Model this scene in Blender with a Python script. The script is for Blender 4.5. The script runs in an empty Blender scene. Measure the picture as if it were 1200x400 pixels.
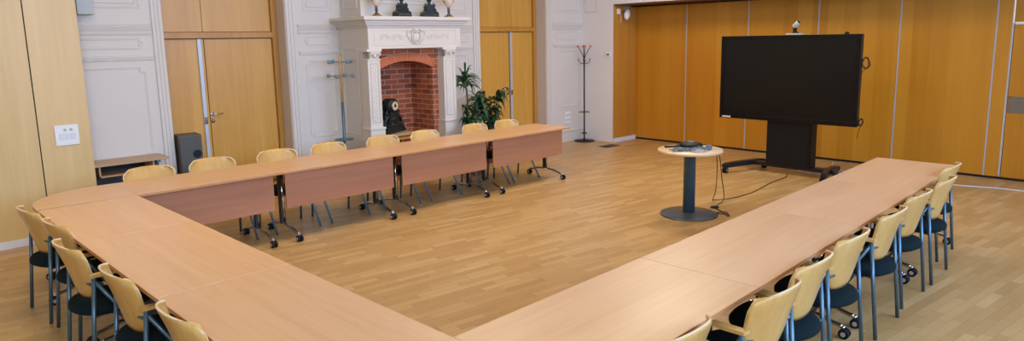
import bpy, bmesh, math, random
from mathutils import Vector, Matrix
random.seed(7)
PI = math.pi
S = bpy.context.scene
COL = S.collection

# ------------------------------------------------------------------ materials
def lin(c):
    return tuple(((v/12.92) if v <= .04045 else ((v+.055)/1.055)**2.4) for v in [x/255 for x in c]) + (1,)

def base_mat(name, rough=.5, metal=0, spec=.5):
    m = bpy.data.materials.new(name); m.use_nodes = True
    nt = m.node_tree; b = nt.nodes['Principled BSDF']
    b.inputs['Roughness'].default_value = rough
    b.inputs['Metallic'].default_value = metal
    b.inputs['Specular IOR Level'].default_value = spec
    return m, nt, b

def N(nt, t, **kw):
    n = nt.nodes.new(t)
    for k, v in kw.items():
        if k in n.inputs: n.inputs[k].default_value = v
        else: setattr(n, k, v)
    return n

def plain(name, c, rough=.5, metal=0, spec=.5, var=.06, scale=6.0, bump=0.0):
    m, nt, b = base_mat(name, rough, metal, spec)
    tc = N(nt, 'ShaderNodeTexCoord'); no = N(nt, 'ShaderNodeTexNoise'); no.inputs['Scale'].default_value = scale
    no.inputs['Detail'].default_value = 4
    nt.links.new(tc.outputs['Object'], no.inputs['Vector'])
    mx = N(nt, 'ShaderNodeMix'); mx.data_type = 'RGBA'
    L = lin(c)
    mx.inputs['A'].default_value = tuple(v*(1-var) for v in L[:3]) + (1,)
    mx.inputs['B'].default_value = tuple(min(1, v*(1+var)) for v in L[:3]) + (1,)
    nt.links.new(no.outputs['Fac'], mx.inputs['Factor'])
    nt.links.new(mx.outputs['Result'], b.inputs['Base Color'])
    if bump:
        bp = N(nt, 'ShaderNodeBump'); bp.inputs['Strength'].default_value = bump; bp.inputs['Distance'].default_value = .01
        n2 = N(nt, 'ShaderNodeTexNoise'); n2.inputs['Scale'].default_value = scale*12; n2.inputs['Detail'].default_value = 3
        nt.links.new(tc.outputs['Object'], n2.inputs['Vector'])
        nt.links.new(n2.outputs['Fac'], bp.inputs['Height']); nt.links.new(bp.outputs['Normal'], b.inputs['Normal'])
    return m

def wood(name, c1, c2, axis='X', rough=.4, fine=22.0, band=None, coat=0.0, spec=.5):
    """grain stretched along one object axis; band=(axis, width) adds veneer leaves of slightly different tone"""
    m, nt, b = base_mat(name, rough, 0, spec)
    if coat:
        b.inputs['Coat Weight'].default_value = coat; b.inputs['Coat Roughness'].default_value = .25
    tc = N(nt, 'ShaderNodeTexCoord'); mp = N(nt, 'ShaderNodeMapping')
    sc = {'X': (.06, 1, 1), 'Y': (1, .06, 1), 'Z': (1, 1, .06)}[axis]
    mp.inputs['Scale'].default_value = sc
    nt.links.new(tc.outputs['Object'], mp.inputs['Vector'])
    oi = N(nt, 'ShaderNodeObjectInfo')
    ad = N(nt, 'ShaderNodeVectorMath'); ad.operation = 'ADD'
    ml = N(nt, 'ShaderNodeMath'); ml.operation = 'MULTIPLY'; ml.inputs[1].default_value = 37.0
    nt.links.new(oi.outputs['Random'], ml.inputs[0])
    nt.links.new(mp.outputs['Vector'], ad.inputs[0]); nt.links.new(ml.outputs[0], ad.inputs[1])
    n1 = N(nt, 'ShaderNodeTexNoise'); n1.inputs['Scale'].default_value = fine; n1.inputs['Detail'].default_value = 8; n1.inputs['Roughness'].default_value = .6
    n2 = N(nt, 'ShaderNodeTexNoise'); n2.inputs['Scale'].default_value = fine*.14; n2.inputs['Detail'].default_value = 3; n2.inputs['Distortion'].default_value = .6
    nt.links.new(ad.outputs[0], n1.inputs['Vector']); nt.links.new(ad.outputs[0], n2.inputs['Vector'])
    a = N(nt, 'ShaderNodeMath'); a.operation = 'ADD'
    nt.links.new(n1.outputs['Fac'], a.inputs[0]); nt.links.new(n2.outputs['Fac'], a.inputs[1])
    rg = N(nt, 'ShaderNodeMapRange'); rg.inputs['From Min'].default_value = .7; rg.inputs['From Max'].default_value = 1.3
    nt.links.new(a.outputs[0], rg.inputs['Value'])
    fac = rg.outputs['Result']
    if band:
        sp = N(nt, 'ShaderNodeSeparateXYZ'); nt.links.new(tc.outputs['Object'], sp.inputs[0])
        dv = N(nt, 'ShaderNodeMath'); dv.operation = 'DIVIDE'; dv.inputs[1].default_value = band[1]
        nt.links.new(sp.outputs[band[0]], dv.inputs[0])
        fl = N(nt, 'ShaderNodeMath'); fl.operation = 'FLOOR'; nt.links.new(dv.outputs[0], fl.inputs[0])
        wn = N(nt, 'ShaderNodeTexWhiteNoise'); wn.noise_dimensions = '1D'; nt.links.new(fl.outputs[0], wn.inputs['W'])
        mm = N(nt, 'ShaderNodeMix'); mm.data_type = 'FLOAT'; mm.inputs['Factor'].default_value = band[2] if len(band) > 2 else .4
        nt.links.new(fac, mm.inputs['A']); nt.links.new(wn.outputs['Value'], mm.inputs['B'])
        fac = mm.outputs['Result']
    mx = N(nt, 'ShaderNodeMix'); mx.data_type = 'RGBA'
    mx.inputs['A'].default_value = lin(c1); mx.inputs['B'].default_value = lin(c2)
    nt.links.new(fac, mx.inputs['Factor']); nt.links.new(mx.outputs['Result'], b.inputs['Base Color'])
    return m

def floor_mat():
    m, nt, b = base_mat('oak strip parquet', .33)
    tc = N(nt, 'ShaderNodeTexCoord'); mp = N(nt, 'ShaderNodeMapping'); mp.inputs['Rotation'].default_value = (0, 0, math.radians(6.5))
    nt.links.new(tc.outputs['Object'], mp.inputs['Vector'])
    sp = N(nt, 'ShaderNodeSeparateXYZ'); nt.links.new(mp.outputs[0], sp.inputs[0])
    def M(op, a, bb=None):
        n = N(nt, 'ShaderNodeMath'); n.operation = op
        for i, v in enumerate((a, bb)):
            if v is None: continue
            if isinstance(v, (int, float)): n.inputs[i].default_value = v
            else: nt.links.new(v, n.inputs[i])
        return n.outputs[0]
    W, L = .07, .38
    row = M('FLOOR', M('DIVIDE', sp.outputs['Y'], W))
    wn = N(nt, 'ShaderNodeTexWhiteNoise'); wn.noise_dimensions = '1D'; nt.links.new(row, wn.inputs['W'])
    xs = M('ADD', M('DIVIDE', sp.outputs['X'], L), M('MULTIPLY', wn.outputs['Value'], 7.0))
    col = M('FLOOR', xs)
    cb = N(nt, 'ShaderNodeCombineXYZ'); nt.links.new(row, cb.inputs[0]); nt.links.new(col, cb.inputs[1])
    w2 = N(nt, 'ShaderNodeTexWhiteNoise'); w2.noise_dimensions = '3D'; nt.links.new(cb.outputs[0], w2.inputs['Vector'])
    # grain inside a strip
    ms = N(nt, 'ShaderNodeMapping'); ms.inputs['Scale'].default_value = (.09, 1, 1)
    nt.links.new(mp.outputs[0], ms.inputs['Vector'])
    gr = N(nt, 'ShaderNodeTexNoise'); gr.inputs['Scale'].default_value = 45; gr.inputs['Detail'].default_value = 6
    nt.links.new(ms.outputs[0], gr.inputs['Vector'])
    ramp = N(nt, 'ShaderNodeValToRGB'); e = ramp.color_ramp.elements
    e[0].position = 0; e[0].color = lin((172, 132, 78)); e[1].position = 1; e[1].color = lin((216, 184, 132))
    k = ramp.color_ramp.elements.new(.5); k.color = lin((188, 148, 92))
    k = ramp.color_ramp.elements.new(.86); k.color = lin((202, 164, 108))
    fac = M('ADD', M('ADD', .08, M('MULTIPLY', w2.outputs['Value'], .64)), M('MULTIPLY', gr.outputs['Fac'], .25))
    nt.links.new(fac, ramp.inputs['Fac'])
    # worn grey patches
    wr = N(nt, 'ShaderNodeTexNoise'); wr.inputs['Scale'].default_value = .9; wr.inputs['Detail'].default_value = 5
    nt.links.new(tc.outputs['Object'], wr.inputs['Vector'])
    # seams
    fy = M('FRACT', M('DIVIDE', sp.outputs['Y'], W)); fx = M('FRACT', xs)
    edge = M('MAXIMUM', M('LESS_THAN', fy, .03), M('LESS_THAN', fx, .008))
    mx = N(nt, 'ShaderNodeMix'); mx.data_type = 'RGBA'; mx.inputs['B'].default_value = lin((120, 84, 48))
    nt.links.new(M('MULTIPLY', edge, .55), mx.inputs['Factor']); nt.links.new(ramp.outputs['Color'], mx.inputs['A'])
    nt.links.new(mx.outputs['Result'], b.inputs['Base Color'])
    rr = N(nt, 'ShaderNodeMapRange'); rr.inputs['To Min'].default_value = .26; rr.inputs['To Max'].default_value = .46
    nt.links.new(wr.outputs['Fac'], rr.inputs['Value']); nt.links.new(rr.outputs['Result'], b.inputs['Roughness'])
    return m

def brick_mat():
    m, nt, b = base_mat('red brick', .85)
    tc = N(nt, 'ShaderNodeTexCoord'); sp = N(nt, 'ShaderNodeSeparateXYZ'); nt.links.new(tc.outputs['Object'], sp.inputs[0])
    a = N(nt, 'ShaderNodeMath'); a.operation = 'ADD'; nt.links.new(sp.outputs['X'], a.inputs[0]); nt.links.new(sp.outputs['Y'], a.inputs[1])
    cb = N(nt, 'ShaderNodeCombineXYZ'); nt.links.new(a.outputs[0], cb.inputs[0]); nt.links.new(sp.outputs['Z'], cb.inputs[1])
    br = N(nt, 'ShaderNodeTexBrick'); br.inputs['Scale'].default_value = 1.0
    br.inputs['Brick Width'].default_value = .225; br.inputs['Row Height'].default_value = .075; br.inputs['Mortar Size'].default_value = .006
    br.inputs['Mortar Smooth'].default_value = .2
    br.inputs['Color1'].default_value = lin((202, 108, 62)); br.inputs['Color2'].default_value = lin((150, 74, 42)); br.inputs['Mortar'].default_value = lin((205, 170, 148))
    nt.links.new(cb.outputs[0], br.inputs['Vector'])
    no = N(nt, 'ShaderNodeTexNoise'); no.inputs['Scale'].default_value = 9; no.inputs['Detail'].default_value = 6
    nt.links.new(tc.outputs['Object'], no.inputs['Vector'])
    mx = N(nt, 'ShaderNodeMix'); mx.data_type = 'RGBA'; mx.blend_type = 'MULTIPLY'; mx.inputs['Factor'].default_value = .35
    nt.links.new(br.outputs['Color'], mx.inputs['A']); nt.links.new(no.outputs['Color'], mx.inputs['B'])
    nt.links.new(mx.outputs['Result'], b.inputs['Base Color'])
    bp = N(nt, 'ShaderNodeBump'); bp.inputs['Strength'].default_value = .5; bp.inputs['Distance'].default_value = .01; bp.invert = True
    nt.links.new(br.outputs['Fac'], bp.inputs['Height']); nt.links.new(bp.outputs['Normal'], b.inputs['Normal'])
    return m

M_ = {}
M_['white'] = plain('white painted plaster', (214, 206, 196), .55, var=.02, scale=2)
M_['plain_wall'] = plain('off white wall paint', (230, 223, 220), .75, var=.02, scale=2, bump=.15)
M_['reveal'] = plain('beige reveal paint', (206, 194, 183), .7, var=.02, scale=2)
M_['cream'] = plain('cream shelf paint', (226, 216, 202), .5, var=.02, scale=2)
M_['ceiling'] = plain('ceiling paint', (232, 230, 226), .9, var=.02, scale=1)
M_['table'] = wood('beech table laminate', (208, 160, 112), (222, 176, 130), 'X', .34, 26)
M_['table_edge'] = wood('beech table edge', (182, 126, 78), (202, 146, 94), 'X', .4, 26)
M_['panel'] = wood('reddish modesty panel', (162, 104, 70), (182, 124, 86), 'X', .5, 18)
M_['chair_wood'] = wood('beech plywood', (196, 150, 80), (213, 172, 104), 'Z', .24, 24)
M_['ply_edge'] = wood('light plywood edge', (216, 190, 148), (230, 206, 170), 'X', .5, 40)
M_['door_wood'] = wood('door veneer', (196, 142, 56), (212, 160, 72), 'Z', .36, 20)
M_['frame_wood'] = wood('door frame wood', (178, 124, 48), (198, 144, 64), 'Z', .4, 20)
M_['part_wood'] = wood('partition maple veneer', (208, 174, 112), (222, 190, 134), 'Z', .4, 14)
M_['tv_wood'] = wood('folding wall cherry veneer', (182, 116, 18), (208, 144, 40), 'Z', .36, 16, band=('Y', .235, .62))
M_['return_wood'] = wood('return veneer', (180, 118, 34), (204, 144, 60), 'Z', .36, 16, band=('X', .2, .3))
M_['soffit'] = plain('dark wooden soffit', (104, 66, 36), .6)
M_['floor'] = floor_mat()
M_['brick'] = brick_mat()
M_['brick_arch'] = plain('arch brick', (190, 106, 68), .85, var=.22, scale=11, bump=.3)
M_['mortar'] = plain('mortar', (206, 172, 150), .9, bump=.3)
M_['alu'] = plain('brushed aluminium', (190, 194, 200), .4, .25)
M_['strip'] = plain('pale grey joint strip', (178, 172, 166), .5)
M_['chrome'] = plain('chrome', (190, 192, 196), .14, 1, var=.02)
M_['dark_metal'] = plain('dark grey steel', (62, 64, 68), .35, .6)
M_['blue_metal'] = plain('blue grey powder coated steel', (88, 114, 128), .36, .65)
M_['blue_pole'] = plain('blue grey column lacquer', (88, 116, 132), .38, .5)
M_['peg'] = plain('grey blue peg lacquer', (118, 138, 146), .4)
M_['cabinet'] = plain('dark brown grey cabinet', (92, 84, 74), .6)
M_['base_metal'] = plain('grey metallic base plate', (92, 100, 106), .35, .5)
M_['black'] = plain('black plastic', (13, 13, 15), .5, spec=.3)
M_['black_metal'] = plain('black steel', (30, 32, 36), .35, .3)
M_['black_gloss'] = plain('black gloss bezel', (8, 10, 12), .3, spec=.3)
M_['screen'] = plain('dark display glass', (14, 15, 15), .22, spec=.35)
M_['fabric'] = plain('dark teal black upholstery', (14, 31, 34), .95, var=.15, scale=30, bump=.3, spec=.2)
M_['hub'] = plain('light grey wheel hub', (168, 170, 172), .4)
M_['speaker'] = plain('dark grey speaker cloth', (84, 86, 84), .8, var=.1, scale=40)
M_['white_plastic'] = plain('white plastic', (232, 232, 230), .35, var=.01)
M_['grey_box'] = plain('silver grey lacquer', (172, 176, 170), .45, .05)
M_['gold'] = plain('aged brass', (168, 132, 68), .3, .85, var=.2)
M_['porcelain'] = plain('cream porcelain', (218, 196, 182), .25)
M_['blue_enamel'] = plain('blue enamel', (40, 70, 120), .3)
M_['black_marble'] = plain('black green marble', (24, 34, 34), .28, var=.6, scale=14)
M_['dial'] = plain('enamel dial', (228, 220, 196), .4)
M_['orange'] = plain('orange brown wood knob', (196, 98, 40), .4)
M_['leaf'] = plain('dark green leaf', (34, 74, 44), .35, var=.3, scale=9)
M_['leaf2'] = plain('striped green leaf', (58, 96, 58), .4, var=.35, scale=9)
M_['stem'] = plain('brown cane', (96, 76, 54), .8, var=.2)
M_['pot'] = plain('terracotta pot', (150, 90, 64), .7)
M_['soil'] = plain('potting soil', (50, 38, 28), .95, bump=.5)
M_['cable_black'] = plain('black cable rubber', (22, 22, 24), .5)
M_['cable_white'] = plain('white cable rubber', (226, 224, 220), .5)
M_['device_grey'] = plain('blue grey plastic', (98, 112, 122), .45)
M_['skirting'] = plain('grey white skirting', (216, 218, 222), .5)
M_['shadow_gap'] = plain('black track rubber', (22, 18, 16), .7)
M_['vent'] = plain('bronze floor grille', (96, 78, 66), .45, .5)
M_['desk_wood'] = wood('desk laminate', (176, 138, 100), (194, 156, 116), 'X', .4, 20)
M_['round_wood'] = wood('pale round table laminate', (216, 182, 138), (230, 198, 156), 'X', .35, 18)
M_['pull_plate'] = plain('dull steel recessed pull', (138, 132, 120), .35, .7)

# ------------------------------------------------------------------ mesh helpers
class MB:
    def __init__(s): s.bm = bmesh.new()
    def box(s, x0, x1, y0, y1, z0, z1, bev=0, mat=0):
        vs = [s.bm.verts.new(p) for p in [(x0,y0,z0),(x1,y0,z0),(x1,y1,z0),(x0,y1,z0),(x0,y0,z1),(x1,y0,z1),(x1,y1,z1),(x0,y1,z1)]]
        fs = [s.bm.faces.new([vs[i] for i in f]) for f in [(3,2,1,0),(4,5,6,7),(0,1,5,4),(1,2,6,5),(2,3,7,6),(3,0,4,7)]]
        for f in fs: f.material_index = mat
        if bev:
            ed = list({e for f in fs for e in f.edges})
            r = bmesh.ops.bevel(s.bm, geom=ed, offset=bev, segments=2, affect='EDGES', profile=.6)
            for f in r['faces']: f.material_index = mat
        return vs
    def prism(s, pts, z0, z1, axis='Z', mat=0, side_mat=None):
        """extrude polygon pts (2D). axis Z: (x,y); Y: (x,z) extruded along y z0..z1; X: (y,z)"""
        def P(p, t): return {'Z': (p[0], p[1], t), 'Y': (p[0], t, p[1]), 'X': (t, p[0], p[1])}[axis]
        a = [s.bm.verts.new(P(p, z0)) for p in pts]; b = [s.bm.verts.new(P(p, z1)) for p in pts]
        n = len(pts)
        f0 = s.bm.faces.new(a[::-1]); f1 = s.bm.faces.new(b); f0.material_index = f1.material_index = mat
        for i in range(n):
            f = s.bm.faces.new([a[i], a[(i+1) % n], b[(i+1) % n], b[i]]); f.material_index = mat if side_mat is None else side_mat
        return s
    def tube(s, pts, r, seg=8, closed=False, mat=0, rs=None, cap=True):
        pts = [Vector(p) for p in pts]; n = len(pts); rings = []
        up = Vector((0, 0, 1)); prev = None
        for i, p in enumerate(pts):
            if closed: t = (pts[(i+1) % n] - pts[i-1]).normalized()
            else: t = (pts[min(i+1, n-1)] - pts[max(i-1, 0)]).normalized()
            if prev is None:
                u = t.cross(up)
                if u.length < 1e-3: u = t.cross(Vector((1, 0, 0)))
                u.normalize()
            else:
                u = (prev - t*prev.dot(t)); u.normalize()
            prev = u; v = t.cross(u)
            rr = rs[i] if rs else r
            rings.append([s.bm.verts.new(p + (u*math.cos(2*PI*k/seg) + v*math.sin(2*PI*k/seg))*rr) for k in range(seg)])
        m = n if closed else n-1
        for i in range(m):
            A, B = rings[i], rings[(i+1) % n]
            for k in range(seg):
                f = s.bm.faces.new([A[k], A[(k+1) % seg], B[(k+1) % seg], B[k]]); f.smooth = True; f.material_index = mat
        if cap and not closed:
            for R in (rings[0][::-1], rings[-1]):
                f = s.bm.faces.new(R); f.material_index = mat
        return s
    def lathe(s, prof, c=(0, 0, 0), seg=24, axis='Z', mat=0):
        """prof list of (r, h) along axis"""
        rings = []
        for r, h in prof:
            ring = []
            for k in range(seg):
                a = 2*PI*k/seg; x, y = r*math.cos(a), r*math.sin(a)
                p = {'Z': (x, y, h), 'Y': (x, h, y), 'X': (h, x, y)}[axis]
                ring.append(s.bm.verts.new((p[0]+c[0], p[1]+c[1], p[2]+c[2])))
            rings.append(ring)
        for A, B in zip(rings, rings[1:]):
            for k in range(seg):
                f = s.bm.faces.new([A[k], A[(k+1) % seg], B[(k+1) % seg], B[k]]); f.smooth = True; f.material_index = mat
        for R in (rings[0][::-1], rings[-1]):
            f = s.bm.faces.new(R); f.material_index = mat
        return s
    def ball(s, c, r, sx=1, sy=1, sz=1, seg=12, mat=0):
        prof = [(max(1e-4, math.sin(PI*i/8))*r, -math.cos(PI*i/8)*r) for i in range(9)]
        n0 = len(s.bm.verts); s.lathe(prof, (0, 0, 0), seg, mat=mat); s.bm.verts.ensure_lookup_table()
        for v in s.bm.verts[n0:]: v.co = Vector((v.co.x*sx + c[0], v.co.y*sy + c[1], v.co.z*sz + c[2]))
        return s
    def moulding(s, pts, y, w=.028, d=.009, closed=True, face=-1):
        """picture-frame moulding: rectilinear loop of (x,z) on the wall plane y, profile swept with mitres"""
        n = len(pts)
        area = sum(pts[i][0]*pts[(i+1) % n][1] - pts[(i+1) % n][0]*pts[i][1] for i in range(n))
        sg = 1 if area > 0 else -1
        prof = [(0, 0), (0, d*.7), (w*.25, d), (w*.45, d*.5), (w*.75, d*.6), (w, 0)]
        rings = []
        for i in range(n):
            p = Vector(pts[i]); a = (p - Vector(pts[i-1])).normalized(); b = (Vector(pts[(i+1) % n]) - p).normalized()
            na = Vector((-a.y, a.x))*sg; nb = Vector((-b.y, b.x))*sg
            m = (na + nb); k = 1/max(.3, m.length_squared/2) if m.length > 1e-6 else 1
            m = m*k
            rings.append([s.bm.verts.new((p.x + m.x*o, y + face*h, p.y + m.y*o)) for o, h in prof])
        for i in range(n):
            A, B = rings[i], rings[(i+1) % n]
            for k in range(len(prof)-1):
                s.bm.faces.new([A[k], A[k+1], B[k+1], B[k]])
        return s
    def xf(s, M, n0=0):
        s.bm.verts.ensure_lookup_table()
        for v in s.bm.verts[n0:]: v.co = M @ v.co
        return s
    def nv(s): return len(s.bm.verts)
    def build(s, name, mats, parent=None, smooth=None):
        bmesh.ops.recalc_face_normals(s.bm, faces=s.bm.faces)
        me = bpy.data.meshes.new(name); s.bm.to_mesh(me); s.bm.free()
        for m in (mats if isinstance(mats, (list, tuple)) else [mats]): me.materials.append(m)
        o = bpy.data.objects.new(name, me); COL.objects.link(o)
        if parent is not None: o.parent = parent
        return o

def thing(name, label, cat, loc=(0, 0, 0), rz=0, group=None):
    o = bpy.data.objects.new(name, None); COL.objects.link(o)
    o.location = loc; o.rotation_euler = (0, 0, rz); o.empty_display_size = .1
    o['label'] = label; o['category'] = cat
    if group: o['group'] = group
    return o
def tag(o, label, cat, group=None):
    o['label'] = label; o['category'] = cat
    if group: o['group'] = group
    return o
def structure(o): o['kind'] = 'structure'; return o
def struct_root(name, loc=(0, 0, 0)):
    o = bpy.data.objects.new(name, None); COL.objects.link(o); o.location = loc; return structure(o)
def set_origin(o, p):
    p = Vector(p); o.data.transform(Matrix.Translation(-p)); o.location = Vector(o.location) + p; return o
def dup(root, loc, rz, label, group=None):
    r = root.copy(); COL.objects.link(r); r.location = loc; r.rotation_euler = (0, 0, rz); r['label'] = label
    if group: r['group'] = group
    for ch in list(root.children):
        c = ch.copy(); COL.objects.link(c); c.parent = r
        for g in ch.children:
            d = g.copy(); COL.objects.link(d); d.parent = c
    return r
def smooth_curve(pts, k=6):
    P = [Vector(p) for p in pts]; out = []
    for i in range(len(P)-1):
        a, b, c, d = P[max(i-1, 0)], P[i], P[i+1], P[min(i+2, len(P)-1)]
        for j in range(k):
            t = j/k
            out.append(.5*((2*b) + (c-a)*t + (2*a-5*b+4*c-d)*t*t + (3*b-a-3*c+d)*t**3))
    out.append(P[-1]); return out

# ------------------------------------------------------------------ room shell
YB, YR, XW, XP = 8.60, 8.90, 10.07, 10.75     # panelled wall, door recess, plain wall, folding wall
X0, Y0, ZC = -3.4, -3.2, 4.0
m = MB(); m.box(X0-.2, XP+.3, Y0-.3, 9.1, -.1, 0); structure(m.build('floor', M_['floor']))
m = MB(); m.box(X0-.2, XP+.3, Y0-.3, 9.1, ZC, ZC+.1); structure(m.build('ceiling', M_['ceiling']))
m = MB(); m.box(X0-.2, X0, Y0-.3, 9.1, 0, ZC); structure(m.build('wall_left', M_['plain_wall']))
D1 = (2.52, 4.03); D2 = (7.43, 9.04); ZR = 3.3
m = MB()
m.box(X0, D1[0], YB, 9.1, 0, ZC); m.box(D1[1], D2[0], YB, 9.1, 0, ZC); m.box(D2[1], XW+.02, YB, 9.1, 0, ZC)
m.box(D1[0], D1[1], YB, 9.1, ZR, ZC); m.box(D2[0], D2[1], YB, 9.1, ZR, ZC)
m.box(D1[0], D1[1], YR+.05, 9.1, 0, ZR); m.box(D2[0], D2[1], YR+.05, 9.1, 0, ZR)
wb = structure(m.build('wall_back', M_['white']))
# lining of the recesses (beige reveals)
m = MB()
for a, b in (D1, D2):
    m.box(b-.004, b+.001, YB+.004, YR+.04, 0, ZR); m.box(a-.001, a+.004, YB+.004, YR+.04, 0, ZR); m.box(a, b, YB+.004, YR+.04, ZR-.004, ZR)
m.build('door_reveal', M_['reveal'], wb)
# right side: plain wall, beam over the folding wall
m = MB(); m.box(XW, XP+.3, 7.85, 9.1, 0, ZC); m.box(XW, XP+.3, Y0-.3, 7.85, 2.59, ZC)
wr = structure(m.build('wall_right', M_['plain_wall']))
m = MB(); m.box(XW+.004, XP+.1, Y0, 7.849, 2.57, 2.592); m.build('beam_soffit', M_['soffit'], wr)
m = MB(); m.box(10.60, 10.70, Y0, 7.84, 2.545, 2.572); m.build('track', M_['shadow_gap'], wr)
m = MB(); m.box(XW+.001, XP, 7.838, 7.852, .0, 2.57); m.build('return_panel', M_['return_wood'], wr)
m = MB(); m.box(XW-.004, XP, 7.815, 7.84, 0, .075, .004); structure(m.build('baseboard_return', M_['skirting']))
# folding wall of tall veneered panels
fw = struct_root('wall_folding', (XP, 0, 0))
joints = [7.84, 6.715, 5.53, 4.37, 3.215, 2.07]
def panel(y1, y0, z0=.035, z1=2.56):
    q = MB(); q.box(XP, XP+.08, y0+.004, y1-.004, z0, z1, .003); o = q.build('panel', M_['tv_wood']); set_origin(o, (XP, 0, 0)); o.parent = fw; o.location = (0, 0, 0)
for a, b in zip(joints, joints[1:]): panel(a, b)
panel(2.07, 1.905); panel(-.9, Y0)
for yj in joints[1:]:
    q = MB(); q.box(-.006, .03, yj-.010, yj+.010, .035, 2.56); q.build('joint_strip', M_['strip'], fw)
q = MB(); q.box(.02, .1, Y0, 7.84, 0, .036); q.build('bottom_seal', M_['shadow_gap'], fw)
d3 = struct_root('door_3', (XP, 1.9, 0))
def d3box(name, mat, *a, bev=.003):
    q = MB(); q.box(*a, bev); return q.build(name, mat, d3)
d3box('door_leaf', M_['tv_wood'], 0, .06, -1.05, -.022, .035, 2.05)
d3box('top_panel', M_['tv_wood'], 0, .06, -1.05, -.012, 2.075, 2.56)
d3box('edge_strip', M_['alu'], -.008, .03, -.016, -.004, .035, 2.065, bev=.001)
d3box('head_strip', M_['alu'], -.008, .03, -1.05, -.006, 2.055, 2.068, bev=.001)
d3box('door_gap', M_['shadow_gap'], .002, .03, -.022, -.016, .035, 2.56, bev=0)
d3box('panel', M_['tv_wood'], 0, .06, -2.80, -1.06, .035, 2.56)
q = MB()
y0, y1, z0, z1 = -.235, -.035, .90, 1.115
q.box(-.01, .0, y0, y1, z0, z0+.018, .002); q.box(-.01, .0, y0, y1, z1-.018, z1, .002)
q.box(-.01, .0, y0, y0+.02, z0, z1, .002); q.box(-.01, .0, y1-.02, y1, z0, z1, .002)
q.box(-.003, .001, y0, y1, z0, z1)
pf = q.build('recessed_pull', M_['pull_plate'], d3)
q = MB(); q.box(-.012, -.004, y0+.03, y1-.035, z1-.068, z1-.052, .002); q.build('pull_bar', M_['chrome'], pf)

# left wooden partition
pw = struct_root('wall_partition', (0, 8.17, 0))
for a, b in ((X0, -.05), (-.045, 1.125), (1.135, 1.585)):
    q = MB(); q.box(a, b, 0, .10, 0, 3.4, .003); q.build('panel', M_['part_wood'], pw)
q = MB(); q.box(X0, 1.58, .006, .09, 0, 3.38); q.build('core', M_['shadow_gap'], pw)
q = MB(); q.box(X0, 1.575, 8.150, 8.172, 0, .075, .004); structure(q.build('baseboard_left', M_['skirting']))
# front wall (behind the camera) with tall windows
WX = [-1.7, .7, 3.1, 5.5, 7.9]; WW = 1.7; WZ = (2.1, 3.8)
m = MB(); xs = [X0-.2]
for x in WX: xs += [x-WW/2, x+WW/2]
xs.append(XP+.3)
for i in range(0, len(xs), 2): m.box(xs[i], xs[i+1], Y0-.3, Y0, 0, ZC)
for x in WX: m.box(x-WW/2, x+WW/2, Y0-.3, Y0, 0, WZ[0]); m.box(x-WW/2, x+WW/2, Y0-.3, Y0, WZ[1], ZC)
structure(m.build('wall_front', M_['plain_wall']))
for i, x in enumerate(WX):
    w = struct_root('window_%d' % (i+1), (x, Y0-.15, WZ[0]))
    q = MB(); h = WZ[1]-WZ[0]; a = WW/2
    q.box(-a, -a+.06, -.03, .03, 0, h); q.box(a-.06, a, -.03, .03, 0, h); q.box(-a, a, -.03, .03, 0, .06); q.box(-a, a, -.03, .03, h-.06, h)
    q.box(-.03, .03, -.03, .03, 0, h); q.box(-a, a, -.025, .025, h*.68, h*.68+.04)
    q.build('window_frame', M_['white'], w)
    q = MB(); q.box(-a-.05, a+.05, .1, .28, -.04, 0, .005); q.build('window_sill', M_['white'], w)

# ------------------------------------------------------------------ wall mouldings
def rect(x0, x1, z0, z1): return [(x0, z0), (x1, z0), (x1, z1), (x0, z1)]
def notched(x0, x1, z0, z1, a=.05, b=.05):
    return [(x0+a, z0), (x1-a, z0), (x1-a, z0+b), (x1, z0+b), (x1, z1-b), (x1-a, z1-b), (x1-a, z1), (x0+a, z1), (x0+a, z1-b), (x0, z1-b), (x0, z0+b), (x0+a, z0+b)]
def rail(q, x0, x1, z, y=YB, d=.022):
    prof = [(0, z-.03), (-.012, z-.03), (-.018, z-.012), (-d*.7, z-.008), (-d, z+.006), (-d, z+.014), (-.02, z+.02), (0, z+.026)]
    q.prism([(y+p[0], p[1]) for p in prof], x0, x1, 'X')
def fluted(q, x0, x1, z0, z1, y=YB, d=.02):
    n = 3; w = (x1-x0)/n
    q.box(x0, x1, y-.012, y, z0, z1)
    for i in range(n): q.box(x0+i*w+.003, x0+(i+1)*w-.003, y-d, y-.01, z0, z1, .004)
def section(idx, x0, x1, corner=False, pil=None, low=.68, rz=(2.21, 1.85)):
    q = MB()
    rail(q, x0, x1, rz[0]); rail(q, x0, x1, rz[1], d=.022)
    rail(q, x0, x1, rz[0]-.07, d=.014)
    a = .09 if x1-x0 > .5 else .06
    q.moulding(notched(x0+a, x1-a, rz[1]+.10, rz[0]-.13, .03, .035), YB)
    q.moulding(notched(x0+a, x1-a, low, rz[1]-.10, .05, .05), YB)
    q.moulding(rect(x0+a, x1-a, rz[0]+.20, 3.3), YB)
    if x1-x0 > .5: q.moulding(rect(x0+a+.05, x1-a-.05, rz[0]+.25, 3.25), YB, .012, .01)
    rail(q, x0, x1, .20, d=.03); q.box(x0, x1, YB-.018, YB, 0, .18, .003)
    if pil:
        for p in pil: fluted(q, p[0], p[1], 0, ZR+.1)
    structure(q.build('trim_%d' % idx, M_['white']))
section(1, 1.30, 2.385, pil=[(2.40, 2.515)])
section(2, 4.20, 4.80, pil=[(4.035, 4.17)])
section(3, 6.42, 7.26, pil=[(7.28, 7.425)])
section(4, 9.22, 10.05, pil=[(9.045, 9.18)], rz=(2.25, 1.85))
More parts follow.
